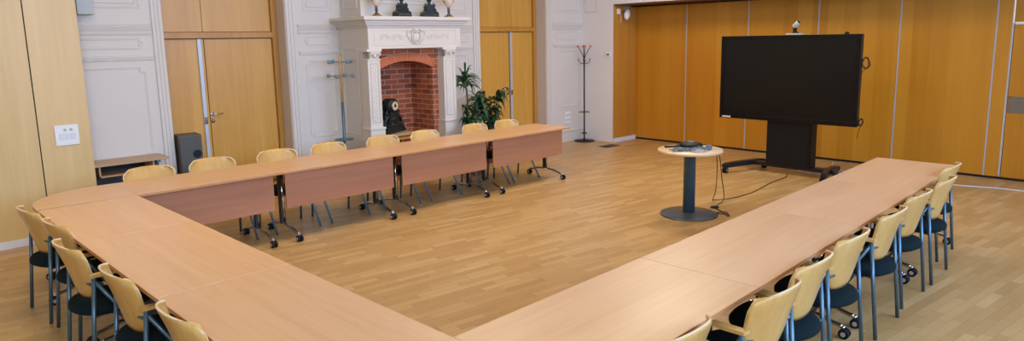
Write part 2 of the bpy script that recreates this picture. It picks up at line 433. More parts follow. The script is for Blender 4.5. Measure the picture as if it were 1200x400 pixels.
# plain wall: edge bead and one framed panel above
q = MB()
n0 = q.nv(); q.moulding(rect(-.36, -.06, 2.46, 3.3), 0); q.xf(Matrix.Translation((XW, YB, 0)) @ Matrix.Rotation(PI/2, 4, 'Z') @ Matrix.Scale(-1, 4, (0, 1, 0)) if False else Matrix(((0, 1, 0, XW), (1, 0, 0, YB), (0, 0, 1, 0), (0, 0, 0, 1))), n0)
structure(q.build('trim_5', M_['white']))

# ------------------------------------------------------------------ doors
def door(idx, X, tr_z, seam, strip, gap, handle_dir, hx, frame_left=True):
    x0, x1 = X; d = struct_root('door_%d' % idx, (x0, YR, 0)); w = x1-x0
    F = .075
    def bx(name, mat, *a, bev=.003, par=None):
        q = MB(); q.box(*a, bev); return q.build(name, mat, par or d)
    # frame: jambs and transom rail
    q = MB()
    q.box(0.004, .02, -.05, .04, 0, ZR-.01, .003); q.box(w-F, w-.005, -.06, .04, 0, ZR-.01, .004)
    q.box(.004, w-.005, -.055, .04, tr_z, tr_z+.075, .004)
    q.build('door_frame', M_['frame_wood'], d)
    bx('door_leaf', M_['door_wood'], .022, seam-x0-.004, -.004, .04, .01, tr_z-.008)
    bx('door_leaf', M_['door_wood'], gap-x0+.006, w-F-.004, -.012, .04, .01, tr_z-.008)
    bx('top_panel', M_['door_wood'], .022, gap-x0-.002, -.012, .04, tr_z+.08, ZR-.02)
    bx('top_panel', M_['door_wood'], gap-x0+.003, w-F-.004, -.012, .04, tr_z+.08, ZR-.02)
    bx('dark_gap', M_['shadow_gap'], .02, w-.02, .03, .045, .0, ZR-.02, bev=0)
    s = bx('edge_strip', M_['alu'], strip[0]-x0, strip[1]-x0, -.026, .0, .01, tr_z-.006)
    bx('strike_box', M_['chrome'], strip[0]-x0+.004, strip[1]-x0-.004, -.036, -.02, .98, 1.07, par=s)
    # astragal between the strip and the active leaf
    if abs(gap - strip[1]) > .02:
        bx('cover_strip', M_['door_wood'], strip[1]-x0+.002, gap-x0-.004, -.016, .0, .01, tr_z-.008)
    hz = 1.10
    q = MB(); q.lathe([(.026, -.022), (.026, -.012)], (hx-x0, 0, hz), 20, 'Y'); q.lathe([(.011, -.06), (.011, -.02)], (hx-x0, 0, hz), 12, 'Y')
    q.tube([(hx-x0, -.06, hz), (hx-x0+handle_dir*.03, -.062, hz), (hx-x0+handle_dir*.125, -.06, hz+.004)], .009, 10)
    q.build('door_handle', M_['chrome'], d)
    q = MB(); q.lathe([(.024, -.022), (.024, -.012)], (hx-x0+.005, 0, hz-.09), 20, 'Y'); q.box(hx-x0-.001, hx-x0+.011, -.028, -.02, hz-.105, hz-.082)
    q.build('lock_cylinder', M_['chrome'], d)
    return d
door(1, D1, 2.065, 2.99, (2.985, 3.03), 3.065, 1, 3.09)
door(2, D2, 2.12, 8.378, (8.385, 8.435), 8.44, -1, 8.31)

# ------------------------------------------------------------------ chimney and fireplace
m = MB()
m.box(4.85, 6.34, 8.05, YB, 2.30, ZC)                       # upper breast
m.box(4.80, 4.945, 7.965, YB, 0, 2.30); m.box(6.02, 6.38, 7.96, YB, 0, 2.30); m.box(4.94, 6.02, 7.97, YB, 1.885, 2.30)
structure(m.build('wall_chimney', M_['white']))
m = MB()
m.moulding(rect(4.98, 6.21, 2.50, 3.5), 8.05); m.moulding(rect(5.03, 6.16, 2.55, 3.45), 8.05, .012, .01)
rail(m, 4.86, 6.33, 3.7, 8.05)
n0 = m.nv(); m.moulding(rect(8.14, 8.50, 2.44, 3.3), 0)
m.xf(Matrix(((0, 1, 0, 4.85), (1, 0, 0, 0), (0, 0, 1, 0), (0, 0, 0, 1))), n0)
n0 = m.nv(); m.moulding(rect(8.10, 8.52, .7, 1.9), 0)
m.xf(Matrix(((0, 1, 0, 4.80), (1, 0, 0, 0), (0, 0, 1, 0), (0, 0, 0, 1))), n0)
structure(m.build('trim_6', M_['white']))

fp = thing('fireplace', 'white carved fireplace surround with arched red brick opening in the panelled wall', 'fireplace', (5.55, 7.80, 0))
def fpart(q, name, mat, parent=None):
    o = q.build(name, mat); o.data.transform(Matrix.Translation((-5.55, -7.80, 0))); o.parent = parent or fp; return o
q = MB()
# stepped mantel shelf
for (z0, z1, e) in ((2.165, 2.185, .015), (2.185, 2.205, .03), (2.205, 2.23, .055), (2.23, 2.25, .075), (2.25, 2.268, .085), (2.268, 2.315, .115)):
    q.box(4.79-e, 6.36+e, 7.80-e, YB-.002, z0, z1, .005)
fpart(q, 'mantel_shelf', M_['white'])
q = MB(); q.box(4.79, 6.36, 7.80, 7.968, 1.885, 2.17, .004)
q.moulding(rect(4.88, 6.27, 1.925, 2.135), 7.80, .012, .005)
q.box(4.785, 6.365, 7.79, 7.96, 1.885, 1.905, .003)
fr = fpart(q, 'frieze', M_['white'])
# carved cartouche, scrolls and side rosettes
q = MB()
cx, cz, yf = 5.56, 2.045, 7.795
q.ball((cx, yf, cz-.01), .055, 1, .35, 1.15, 16); q.tube([(cx+.075*math.cos(a), yf-.008, cz+.085*math.sin(a)) for a in [2*PI*i/20 for i in range(20)]], .010, 6, True)
for s in (-1, 1):
    q.tube([(cx+s*(.03+.05*math.cos(a)), yf-.012, cz+.075+.03*math.sin(a)) for a in [PI*i/8*1.4 for i in range(9)]], .009, 6)
    q.tube(smooth_curve([(cx+s*.08, yf-.005, cz+.06), (cx+s*.13, yf-.005, cz+.085), (cx+s*.15, yf-.005, cz+.03), (cx+s*.11, yf-.005, cz-.04), (cx+s*.05, yf-.005, cz-.10)]), .008, 6)
    q.ball((cx+s*.13, yf, cz+.07), .016, 1, .5, 1)
q.ball((cx, yf-.005, cz+.10), .025, 1.6, .6, .8); q.ball((cx, yf-.005, cz-.10), .016, 1, .6, 1)
fpart(q, 'cartouche', M_['white'], fr)
for s in (-1, 1):
    q = MB()
    for k in range(4):
        x = cx + s*(.24+.10*k); t = 1 if k % 2 else -1
        q.tube(smooth_curve([(x-s*.05, yf+.004, cz-.01*t), (x-s*.02, yf+.003, cz+.035*t), (x+s*.025, yf+.003, cz+.03*t), (x+s*.03, yf+.004, cz-.005*t), (x+s*.01, yf+.004, cz-.01*t)]), .006, 6)
        q.ball((x, yf, cz), .011, 1.3, .6, 1); q.ball((x+s*.03, yf, cz-.03*t), .012, 1.5, .5, .8)
    fpart(q, 'scroll_relief', M_['white'], fr)
# pilasters
for (a, b) in ((4.765, 4.955), (6.03, 6.235)):
    q = MB(); q.box(a, b, 7.80, 7.98, .82, 1.74, .004)
    q.moulding(rect(a+.035, b-.035, .90, 1.70), 7.80, .012, .012)
    for k in range(15):
        z = .95+.050*k
        for s in (-1, 1): q.ball(((a+b)/2+s*.016, 7.80, z+.012*s), .012, 1, .3, 1.3, 8)
    pl = fpart(q, 'pilaster', M_['white'])
    q = MB(); q.box(a-.02, b+.02, 7.775, 7.98, 1.85, 1.886, .004)
    q.box(a-.005, b+.005, 7.79, 7.98, 1.735, 1.755, .003)
    q.prism([(7.80, 1.75), (7.80, 1.85), (7.745, 1.85), (7.752, 1.82), (7.78, 1.79), (7.79, 1.755)], a+.02, b-.02, 'X')
    for s in (a+.022, b-.022): q.lathe([(.026, -.01), (.026, .01)], (s, 7.775, 1.815), 16, 'X')
    q.ball(((a+b)/2, 7.765, 1.80), .022, 1, .6, 1.3)
    fpart(q, 'capital', M_['white'], pl)
    q = MB(); q.box(a-.02, b+.02, 7.775, 7.98, 0, .80, .004); q.box(a-.03, b+.03, 7.765, 7.98, .80, .83, .006); q.box(a-.03, b+.03, 7.765, 7.98, 0, .12, .006)
    fpart(q, 'plinth', M_['white'], pl)
# brick plate with segmental arch opening
OX0, OX1, ZS, RISE = 5.035, 5.925, 1.605, .10
cxo = (OX0+OX1)/2; hw = (OX1-OX0)/2; Rr = (hw*hw+RISE*RISE)/(2*RISE); czo = ZS+RISE-Rr; a0 = math.asin(hw/Rr)
arc = [(cxo+Rr*math.sin(a), czo+Rr*math.cos(a)) for a in [-a0+2*a0*i/16 for i in range(17)]]
q = MB(); yb0, yb1 = 7.95, 8.06
bm = q.bm
def quad(ps): bm.faces.new([bm.verts.new(p) for p in ps])
for (xa, xb) in ((4.94, OX0), (OX1, 6.045)): q.box(xa, xb, yb0, yb1, 0, ZS)
for i in range(16):
    (xa, za), (xb, zb) = arc[i], arc[i+1]; 
    quad([(xa, yb0, za), (xb, yb0, zb), (xb, yb0, 1.886), (xa, yb0, 1.886)]); quad([(xa, yb0, za), (xa, yb1, za), (xb, yb1, zb), (xb, yb0, zb)])
for (xa, xb) in ((4.94, OX0), (OX1, 6.045)): quad([(xa, yb0, ZS), (xb, yb0, ZS), (xb, yb0, 1.886), (xa, yb0, 1.886)])
fpart(q, 'brick_face', M_['brick'])
# voussoirs
q = MB(); nV = 19; r1, r2 = Rr+.002, Rr+.115
for i in range(nV):
    aa = -a0-.03+(2*a0+.06)*i/nV+.0035; ab = -a0-.03+(2*a0+.06)*(i+1)/nV-.0035
    P = [(cxo+r*math.sin(a), czo+r*math.cos(a)) for r, a in ((r1, aa), (r1, ab), (r2, ab), (r2, aa))]
    q.prism(P, 7.935, 7.96, 'Y')
fpart(q, 'arch_bricks', M_['brick_arch'])
q = MB(); P = [(cxo+(r1+.001)*math.sin(a), czo+(r1+.001)*math.cos(a)) for a in [-a0-.03+(2*a0+.06)*i/16 for i in range(17)]] + [(cxo+(r2+.004)*math.sin(a), czo+(r2+.004)*math.cos(a)) for a in [a0+.03-(2*a0+.06)*i/16 for i in range(17)]]
q.prism(P, 7.942, 7.962, 'Y'); fpart(q, 'arch_mortar', M_['mortar'])
q = MB(); q.box(OX0-.08, OX0-.0005, 8.0605, 8.4695, .0405, 1.80); q.box(OX1+.0005, OX1+.08, 8.0605, 8.4695, .0405, 1.80); q.box(OX0-.08, OX1+.08, 8.47, 8.55, .0405, 1.80); q.box(OX0-.08, OX1+.08, 8.0605, 8.5, 1.801, 1.88); q.box(OX0-.02, OX1+.02, 7.99, 8.5, 0, .04)
fpart(q, 'firebox', M_['brick'])

# clock on a small wooden stand inside the fireplace
st = thing('wooden_stand', 'small low wooden stand inside the brick fireplace, under the black clock', 'stand', (5.30, 8.06, .0405))
q = MB(); q.box(-.25, .25, -.17, .17, .615, .655, .004); q.build('stand_top', M_['desk_wood'], st)
q = MB(); q.box(-.23, .23, -.15, .15, .56, .60, .003); q.build('apron', M_['frame_wood'], st)
for sx in (-1, 1):
    for sy in (-1, 1):
        q = MB(); q.box(sx*.21-.02, sx*.21+.02, sy*.13-.02, sy*.13+.02, 0, .615, .003); q.build('leg', M_['frame_wood'], st)
ck = thing('mantel_clock', 'black marble clock with round cream dial inside the fireplace opening', 'clock', (5.26, 8.08, .695), .45); ck.scale = (1.22, 1.0, 1.0)
q = MB(); q.box(-.21, .21, -.10, .10, 0, .05, .008); q.box(-.19, .19, -.09, .09, .05, .09, .006); q.box(-.16, .16, -.08, .08, .09, .12, .005)
q.prism([(-.15, .12), (.15, .12), (.11, .18), (.10, .26), (.085, .30), (-.085, .30), (-.10, .26), (-.11, .18)], -.07, .07, 'Y')
q.lathe([(.02, -.075), (.098, -.07), (.105, -.06), (.105, .06), (.09, .07), (.02, .075)], (0, 0, .385), 28, 'Y')
for s in (-1, 1):
    q.ball((s*.145, 0, .16), .05, 1, .9, 1.2); q.ball((s*.125, -.02, .23), .03, 1, 1, 1.4); q.tube(smooth_curve([(s*.10, -.03, .33), (s*.14, -.04, .29), (s*.12, -.05, .24), (s*.16, -.05, .20), (s*.19, -.04, .13)]), .016, 8)
    q.ball((s*.19, -.05, .12), .03); q.ball((s*.07, -.08, .14), .022)
q.ball((0, -.05, .19), .045, 1.2, .8, 1)
q.build('clock_case', M_['black_marble'], ck)
q = MB(); q.lathe([(.066, -.086), (.066, -.07)], (0, 0, .385), 28, 'Y'); 
for k in range(12):
    a = 2*PI*k/12; q.box(.054*math.cos(a)-.003, .054*math.cos(a)+.003, -.089, -.086, .385+.054*math.sin(a)-.004, .385+.054*math.sin(a)+.004, mat=1)
dl = q.build('dial', [M_['dial'], M_['black']], ck)
q = MB(); q.tube([(.068*math.cos(2*PI*i/28), -.086, .385+.068*math.sin(2*PI*i/28)) for i in range(28)], .006, 6, True)
q.lathe([(.028, -.089), (.028, -.085)], (0, 0, .385), 20, 'Y'); q.build('bezel', M_['gold'], dl)
q = MB(); q.prism([(-.003, .382), (.03, .382), (.03, .388), (.003, .388), (.003, .435), (-.003, .435)], -.093, -.0885, 'Y')
q.build('clock_hands', M_['black'], dl)
q = MB(); q.tube([(-.10, -.084, .125), (-.04, -.09, .118), (.04, -.09, .118), (.10, -.084, .125)], .005, 6); q.build('brass_trim', M_['gold'], ck)

# mantel ornaments
MZ = 2.316
def vase(x, label):
    t = thing('mantel_vase', label, 'vase', (x, 7.84, MZ))
    q = MB(); q.lathe([(.005, 0), (.07, 0), (.07, .012), (.055, .022), (.035, .035), (.02, .05), (.014, .065)], seg=24); q.build('foot', M_['gold'], t)
    q = MB(); q.lathe([(.014, .062), (.02, .075), (.02, .105), (.013, .115)], seg=18); q.build('stem', M_['blue_enamel'], t)
    q = MB(); q.lathe([(.012, .112), (.024, .122), (.024, .13), (.014, .137)], seg=18); q.build('collar', M_['gold'], t)
    q = MB(); q.lathe([(.014, .135), (.035, .15), (.058, .19), (.068, .24), (.062, .30), (.04, .345), (.03, .37), (.045, .40), (.04, .40), (.025, .375)], seg=28); q.build('bowl', M_['porcelain'], t)
    for s in (-1, 1):
        q = MB(); q.tube(smooth_curve([(s*.06, 0, .21), (s*.10, 0, .23), (s*.11, 0, .29), (s*.08, 0, .34), (s*.035, 0, .35)]), .006, 8); q.build('handle', M_['gold'], t)
vase(4.965, 'brass footed vase at left end of the white mantel shelf')
vase(6.19, 'brass footed vase at right end of the white mantel shelf')
def ornament(x, rz, label):
    t = thing('mantel_ornament', label, 'ornament', (x, 7.86, MZ), rz)
    q = MB(); q.box(-.12, .12, -.07, .07, 0, .035, .008); q.prism([(-.12, .035), (.12, .035), (.115, .06), (.09, .08), (-.09, .08), (-.115, .06)], -.065, .065, 'Y')
    for k in range(-2, 3): q.ball((k*.045, -.06, .045), .022, 1, .7, .9)
    q.build('plinth', M_['black_marble'], t)
    q = MB(); q.prism([(-.075, .08), (.075, .08), (.06, .12), (.065, .15), (.05, .17), (-.05, .17), (-.065, .15), (-.06, .12)], -.05, .05, 'Y')
    for s in (-1, 1):
        q.ball((s*.07, -.03, .10), .026, 1, 1, 1.1); q.ball((s*.055, -.03, .16), .02, 1.2, 1, .8); q.tube(smooth_curve([(s*.08, 0, .09), (s*.05, -.04, .12), (s*.075, -.03, .165), (s*.06, 0, .19)]), .010, 6)
    q.lathe([(.05, .17), (.03, .18), (.02, .20), (.035, .23), (.045, .28), (.03, .33), (.012, .37), (.001, .39)], seg=16)
    q.build('figure', M_['black_marble'], t)
ornament(5.385, .1, 'dark green marble sculpture on mantel, left of the two, above the clock')
ornament(5.855, -.1, 'dark green marble sculpture on mantel, right of the two, next to right vase')

# ------------------------------------------------------------------ conference tables
TH = .74
def leg_mb():
    q = MB()
    q.tube([(0, 0, .13), (0, 0, .70)], .021, 14)
    for s in (-1, 1):
        q.tube(smooth_curve([(0, s*.015, .15), (0, s*.05, .125), (0, s*.16, .115), (0, s*.25, .09), (0, s*.315, .078)], 4), .015, 10)
        q.lathe([(.014, .06), (.014, .085)], (0, s*.32, 0), 10)
    q.box(-.035, .035, -.24, .24, .70, .716, .002)
    return q
def caster_mb(s):
    q = MB()
    for dx in (-.017, .017):
        q.lathe([(.030, -.011), (.034, -.007), (.034, .007), (.030, .011)], (dx, s*.33, .034), 18, 'X')
    q.box(-.012, .012, s*.33-.016, s*.33+.016, .03, .066, .003)
    return q
LEGMESH = {}
def add_leg(parent, x, y=0, rz=0):
    if not LEGMESH:
        a = leg_mb().build('leg', M_['chrome']); LEGMESH['leg'] = a.data; bpy.data.objects.remove(a)
        for s in (-1, 1):
            c = caster_mb(s).build('caster', [M_['black']]); LEGMESH[s] = c.data; bpy.data.objects.remove(c)
            h = MB()
            h.lathe([(.016, -.031), (.016, -.027), (.005, -.027), (.005, .027), (.016, .027), (.016, .031)], (0, s*.33, .034), 14, 'X')
            hh = h.build('hub_cap', M_['hub']); LEGMESH[('h', s)] = hh.data; bpy.data.objects.remove(hh)
        p = MB(); p.box(-.034, -.021, -.03, .03, .14, .70, .002); pp = p.build('post_plate', M_['dark_metal']); LEGMESH['p'] = pp.data; bpy.data.objects.remove(pp)
    l = bpy.data.objects.new('leg', LEGMESH['leg']); COL.objects.link(l); l.parent = parent; l.location = (x, y, 0); l.rotation_euler = (0, 0, rz)
    for nm, k in (('caster', -1), ('caster', 1), ('hub_cap', ('h', -1)), ('hub_cap', ('h', 1)), ('post_plate', 'p')):
        c = bpy.data.objects.new(nm, LEGMESH[k]); COL.objects.link(c); c.parent = l
def table(P0, P1, depth, label, group, inset=.135, pin=(.06, .06)):
    """near-side (inner) edge runs P0->P1; body extends to the left-hand side of that direction by depth"""
    P0, P1 = Vector(P0), Vector(P1); d = P1-P0; L = d.length; ang = math.atan2(d.y, d.x)
    t = thing('conference_table', label, 'table', ((P0.x+P1.x)/2, (P0.y+P1.y)/2, 0), ang, group)
    # local frame: x along, y from inner edge outward (0..depth); origin shifted to middle
    mid = depth/2
    n = Vector((-math.sin(ang), math.cos(ang))); t.location = (t.location.x+n.x*mid, t.location.y+n.y*mid, 0)
    h = L/2
    q = MB(); q.box(-h+.0012, h-.0012, -mid, mid, TH-.024, TH, .002)
    for f in q.bm.faces:
        if abs(f.normal.z) < .5 and f.calc_center_median().z < TH-.003: f.material_index = 1
    top = q.build('tabletop', [M_['table'], M_['table_edge']], t)
    q = MB(); q.box(-h+pin[0], h-pin[1], -mid+.095, -mid+.113, .345, .70, .003); q.build('modesty_panel', M_['panel'], t)
    q = MB(); q.box(-h+.10, h-.10, -.06, -.02, .67, .708, .002); q.box(-h+.10, h-.10, .10, .14, .67, .708, .002); q.build('under_rail', M_['dark_metal'], t)
    add_leg(t, -h+inset); add_leg(t, h-inset)
    return t
GF = 'tables of the long arm along the fireplace wall'; GN = 'tables of the long arm nearest the viewer on the right'; GL = 'tables of the left arm joining the two long arms'
A0, A1 = Vector((1.477, 6.184)), Vector((7.032, 6.242))
def on(a, b, t): return a + (b-a)*t
def row(a, b, xs, labels, group, depth, flip=False, inset=.135):
    L = (b-a).length
    for i in range(len(xs)-1):
        p, q = on(a, b, xs[i]/L), on(a, b, xs[i+1]/L)
        if flip: p, q = q, p
        table(p, q, depth, labels[i], group, inset)
LA = (A1-A0).length
row(A0, A1, [0.002, LA-4.26, LA-2.86, LA-1.45, LA], [
    'beech table of far arm beside the rounded left corner, its panel meeting the left arm',
    'beech folding table of far arm in front of blue-grey coat stand, second from the corner',
    'beech folding table of far arm in front of the brick fireplace',
    'beech folding table at free end of far arm, in front of the potted plants'], GF, .70)
B0, B1 = Vector((1.627, 2.107)), Vector((7.176, 2.272))
LB = (B1-B0).length
row(B0, B1, [.002, 1.39, 2.85, 4.19, LB], [
    'beech table of near arm at the bottom centre of the photo, beside inner corner',
    'beech table of near arm, second from the inner corner at bottom centre',
    'beech table of near arm, second from the end by the screen',
    'beech table at free end of near arm, closest to the wooden folding wall'], GN, .69, flip=True, inset=.11)
C0, C1 = Vector((1.477, 6.184)), Vector((1.627, 2.107))
LC = (C1-C0).length
row(C0, C1, [0.002, 1.245, 2.65, LC-.002], [
    'beech table of left arm adjoining the rounded far corner',
    'beech table in the middle of the left arm',
    'beech table of left arm nearest the viewer, at the bottom of the photo'], GL, .70, flip=True, inset=.085)
# rounded corner pieces
def corner(P, sx, sy, ang, w, d, label, r=.56):
    t = thing('corner_table', label, 'table', (P[0], P[1], 0), ang)
    pts = [(0, 0), (-w*1.0, 0)]
    r = min(r, w-.02, d-.02)
    pts += [(-w, d-r)] + [(-w+r-r*math.cos(a), d-r+r*math.sin(a)) for a in [PI/2*i/14 for i in range(1, 15)]] + [(0, d)]
    pts = [(x, y*sy) for x, y in pts]
    q = MB(); q.prism(pts, TH-.024, TH, 'Z', 0, 1); q.build('tabletop', [M_['table'], M_['table_edge']], t)
    q = MB(); q.box(-w*.75, -.05, .1*sy if sy > 0 else -.14, .14 if sy > 0 else -.1, .67, .715, .002); q.build('under_rail', M_['dark_metal'], t)
    add_leg(t, -w*.5, d*.48*sy, .78*sy)
    return t
corner((1.477, 6.184), -1, 1, .0, .70, .70, 'rounded beech corner table where the far arm meets the left arm')
corner((1.627, 2.107), -1, -1, .03, .70, .69, 'rounded beech corner table joining left and near arms, mostly below the frame')

# ------------------------------------------------------------------ chairs (facing +Y, rear posts on y=0)
def shell_pt(u, v):
    """u -1..1 across, v 0..1 up; a plywood back that widens upward, curls forward at the sides and reclines"""
    z0, z1 = .492, .832
    w = .205 + .031*v
    # wide rounded lower corners, arched upper edge
    if v < .42: w *= math.sqrt(max(0, 1-((.42-v)/.42)**2*.66))
    if v > .80: w *= math.sqrt(max(0, 1-((v-.80)/.20)**2*.34))
    z = z0+(z1-z0)*v - .022*abs(u)**2.2*max(0, v-.3)/.7
    y = .048 - .100*v + .010*math.sin(v*PI) + (.032+.046*v)*abs(u)**2.3
    x = w*math.sin(u*1.2)/math.sin(1.2)
    return Vector((x, y, z))
def back_mesh():
    q = MB(); nu, nv = 20, 16; th = .010
    F, B = [], []
    for j in range(nv+1):
        rf, rb = [], []
        for i in range(nu+1):
            u, v = -1+2*i/nu, j/nv
            p = shell_pt(u, v); e = 1e-3
            du = shell_pt(min(1, u+e), v)-shell_pt(max(-1, u-e), v); dv = shell_pt(u, min(1, v+e))-shell_pt(u, max(0, v-e))
            nn = du.cross(dv).normalized()
            rf.append(q.bm.verts.new(p+nn*th/2)); rb.append(q.bm.verts.new(p-nn*th/2))
        F.append(rf); B.append(rb)
    for j in range(nv):
        for i in range(nu):
            for G, mt in ((F, 0), (B, 0)):
                f = q.bm.faces.new([G[j][i], G[j][i+1], G[j+1][i+1], G[j+1][i]]); f.smooth = True
    def rim(a, b):
        for k in range(len(a)-1):
            f = q.bm.faces.new([a[k], a[k+1], b[k+1], b[k]]); f.material_index = 1
    rim(F[0], B[0]); rim(F[-1], B[-1]); rim([r[0] for r in F], [r[0] for r in B]); rim([r[-1] for r in F], [r[-1] for r in B])
    return q
def make_chair(label):
    t = thing('armchair', label, 'chair')
    back_mesh().build('backrest', [M_['chair_wood'], M_['ply_edge']], t)
    # seat: rounded D, domed cushion
    q = MB(); prof = [(.0, -.010), (.9, -.012), (1.0, .002), (1.0, .022), (.94, .042), (.7, .052), (.3, .055), (.001, .056)]
    n = 36; rings = []
    for r, h in prof:
        ring = []
        for k in range(n):
            a = 2*PI*k/n; ca, sa = math.cos(a), math.sin(a)
            e = .72
            x = math.copysign(abs(ca)**e, ca)*.222; y = math.copysign(abs(sa)**e, sa)*.225
            if sa < 0: x = math.copysign(abs(ca)**.95, ca)*.222
            ring.append(q.bm.verts.new((x*max(r, .001), .205+y*max(r, .001), .403+h)))
        rings.append(ring)
    for A, B in zip(rings, rings[1:]):
        for k in range(n):
            f = q.bm.faces.new([A[k], A[(k+1) % n], B[(k+1) % n], B[k]]); f.smooth = True
    q.bm.faces.new(rings[0][::-1]); q.bm.faces.new(rings[-1])
    q.build('seat', M_['fabric'], t)
    q = MB()
    q.tube([(-.236, .039, .40), (-.19, .045, .392), (-.15, .10, .385), (.15, .10, .385), (.19, .045, .392), (.236, .039, .40)], .010, 8)
    q.tube([(-.237, .16, .40), (-.18, .16, .386), (.18, .16, .386), (.237, .16, .40)], .009, 8)
    q.tube([(-.15, .10, .385), (-.12, .30, .385), (.12, .30, .385), (.15, .10, .385)], .008, 8)
    q.tube([(-.236, .058, .60), (-.17, .045, .60)], .009, 8); q.tube([(.236, .058, .60), (.17, .045, .60)], .009, 8)
    q.build('seat_frame', M_['blue_metal'], t)
    for s in (-1, 1):
        q = MB(); q.tube([(s*.238, 0, 0), (s*.238, .062, .64)], .0125, 12); q.ball((s*.238, .062, .64), .0125); q.build('leg', M_['blue_metal'], t)
        q = MB(); q.tube([(s*.238, .066, .62), (s*.240, .20, .40), (s*.245, .45, 0)], .0115, 12); q.build('leg', M_['blue_metal'], t)
        q = MB(); n0 = q.nv()
        q.prism([(s*.212, .035), (s*.256, .040), (s*.264, .13), (s*.258, .22), (s*.246, .255), (s*.226, .25), (s*.220, .15)], .650, .668, 'Z'); q.build('armrest', M_['chair_wood'], t)
    return t
chair0 = None
def place_chair(x, y, rz, label, group):
    global chair0
    if chair0 is None:
        chair0 = make_chair(label); chair0.location = (x, y, 0); chair0.rotation_euler = (0, 0, rz); chair0['group'] = group
        return chair0
    return dup(chair0, (x, y, 0), rz, label, group)
g = 'chairs behind the far table arm'
fc = 'beech armchair behind far table arm, '
for x, y, r, l in [(1.80, 7.02, .02, 'in front of the low wooden desk'), (2.40, 7.05, -.02, 'in front of the dark loudspeaker'),
                   (3.09, 7.05, .0, 'in front of the wide leaf of the left door'), (3.71, 7.06, .03, 'in front of the blue-grey coat stand'),
                   (4.45, 7.06, -.03, 'just left of the black clock'), (5.08, 7.05, .02, 'just right of the black clock'),
                   (5.93, 7.05, .0, 'directly in front of the potted plants'), (6.53, 7.05, -.02, 'in front of the right door')]:
    place_chair(x, y, PI+r, fc+l, g)
g = 'chairs along the left table arm'
for x, y, r, l in [(.685, 5.89, .10, 'farthest away, beside the rounded corner'), (.755, 5.30, .09, 'second farthest, tucked closer in'),
                   (.70, 4.63, .08, 'middle one of five'), (.78, 3.87, .05, 'second nearest the viewer'), (.83, 3.06, .05, 'nearest the viewer, cut by the bottom edge')]:
    place_chair(x, y, -PI/2+r, 'beech armchair at left table arm, '+l, g)
g = 'chairs along the near table arm'
for x, y, r, l in [(6.72, 1.52, 0, 'farthest, at the folding wall end'), (6.07, 1.40, .03, 'second from the folding wall end'),
                   (5.40, 1.40, -.02, 'third from the folding wall end'), (4.74, 1.37, .03, 'fourth from the folding wall end'),
                   (4.02, 1.36, 0, 'fourth from the bottom edge'), (3.43, 1.34, .03, 'third from the bottom edge'),
                   (2.91, 1.29, -.02, 'large, second from the bottom edge'), (2.22, 1.36, 0, 'only its back edge showing at the bottom')]:
    place_chair(x, y, r, 'beech armchair at near table arm, '+l, g)

# ------------------------------------------------------------------ round table and things on it
rt = thing('round_table', 'small round pedestal table with pale top on blue-grey column, inside the U of tables', 'table', (6.43, 3.94, 0))
q = MB(); q.lathe([(.34, .712), (.352, .716), (.352, .738), (.348, .742), (.001, .742)], seg=48); q.build('tabletop', M_['round_wood'], rt)
q = MB(); q.lathe([(.066, .02), (.066, .70), (.12, .705), (.12, .712)], seg=28); q.build('column', M_['blue_pole'], rt)
q = MB(); q.lathe([(.315, 0), (.315, .010), (.30, .018), (.10, .030), (.07, .034)], seg=48); q.build('base', M_['base_metal'], rt)
RZ = .7425
cp = thing('conference_phone', 'black tabletop conference phone at the back of the round table', 'phone', (6.60, 4.04, RZ), .3)
q = MB(); q.lathe([(.13, .004), (.135, .015), (.125, .032), (.10, .042), (.05, .05), (.001, .051)], seg=30); q.build('body', M_['black'], cp)
q = MB(); q.lathe([(.045, .048), (.045, .056), (.03, .060), (.001, .060)], seg=24); q.build('speaker_grille', M_['device_grey'], cp)
for k in range(3):
    a = 2*PI*k/3; q = MB(); q.ball((.13*math.cos(a), .13*math.sin(a), .014), .03, 1.2, 1.2, .4); q.build('foot', M_['black'], cp)
rc = thing('remote_control', 'slim black remote lying at the left edge of the round table', 'remote control', (6.42, 4.16, RZ), -.6)
q = MB(); q.box(-.09, .09, -.022, .022, 0, .018, .006); q.build('body', M_['black'], rc)
q = MB()
for i in range(5):
    for j in (-1, 1): q.box(-.07+i*.028, -.056+i*.028, j*.008-.005, j*.008+.005, .018, .021)
q.build('button_pad', M_['device_grey'], rc)
# tangle of grey cables
q = MB(); random.seed(3)
for k in range(5):
    cxk, cyk = 6.22+.05*k, 3.98-.05*k
    pts = []
    for i in range(26):
        a = 2*PI*i/9+k; rr = .055+.025*math.sin(i*1.7+k)
        pts.append((cxk+rr*math.cos(a), cyk+rr*math.sin(a), RZ+.006+.004*(i % 5)+.002*k))
    q.tube(smooth_curve(pts, 3), .0045, 6)
tag(set_origin(q.build('cable_tangle', M_['device_grey']), (6.32, 3.88, RZ)), 'tangled heap of grey cables at the front of the round table', 'cables')
q = MB(); q.tube(smooth_curve([(6.30, 3.80, RZ+.01), (6.33, 3.74, RZ+.02), (6.29, 3.70, RZ+.02), (6.25, 3.75, RZ+.015), (6.28, 3.82, RZ+.012), (6.36, 3.78, RZ+.02), (6.34, 3.70, RZ+.012)]), .008, 8)
tag(set_origin(q.build('coiled_lead', M_['hub']), (6.3, 3.75, RZ)), 'pale grey coiled lead by the cable heap on the round table', 'cable')
pb = thing('adapter_block', 'small blue-grey cube adapter on the right part of round table', 'adapter', (6.53, 3.77, RZ), .5)
q = MB(); q.box(-.03, .03, -.03, .03, 0, .05, .008); q.build('body', M_['device_grey'], pb)
q = MB(); q.box(-.012, .012, -.034, -.029, .015, .035, .001); q.build('socket', M_['black'], pb)
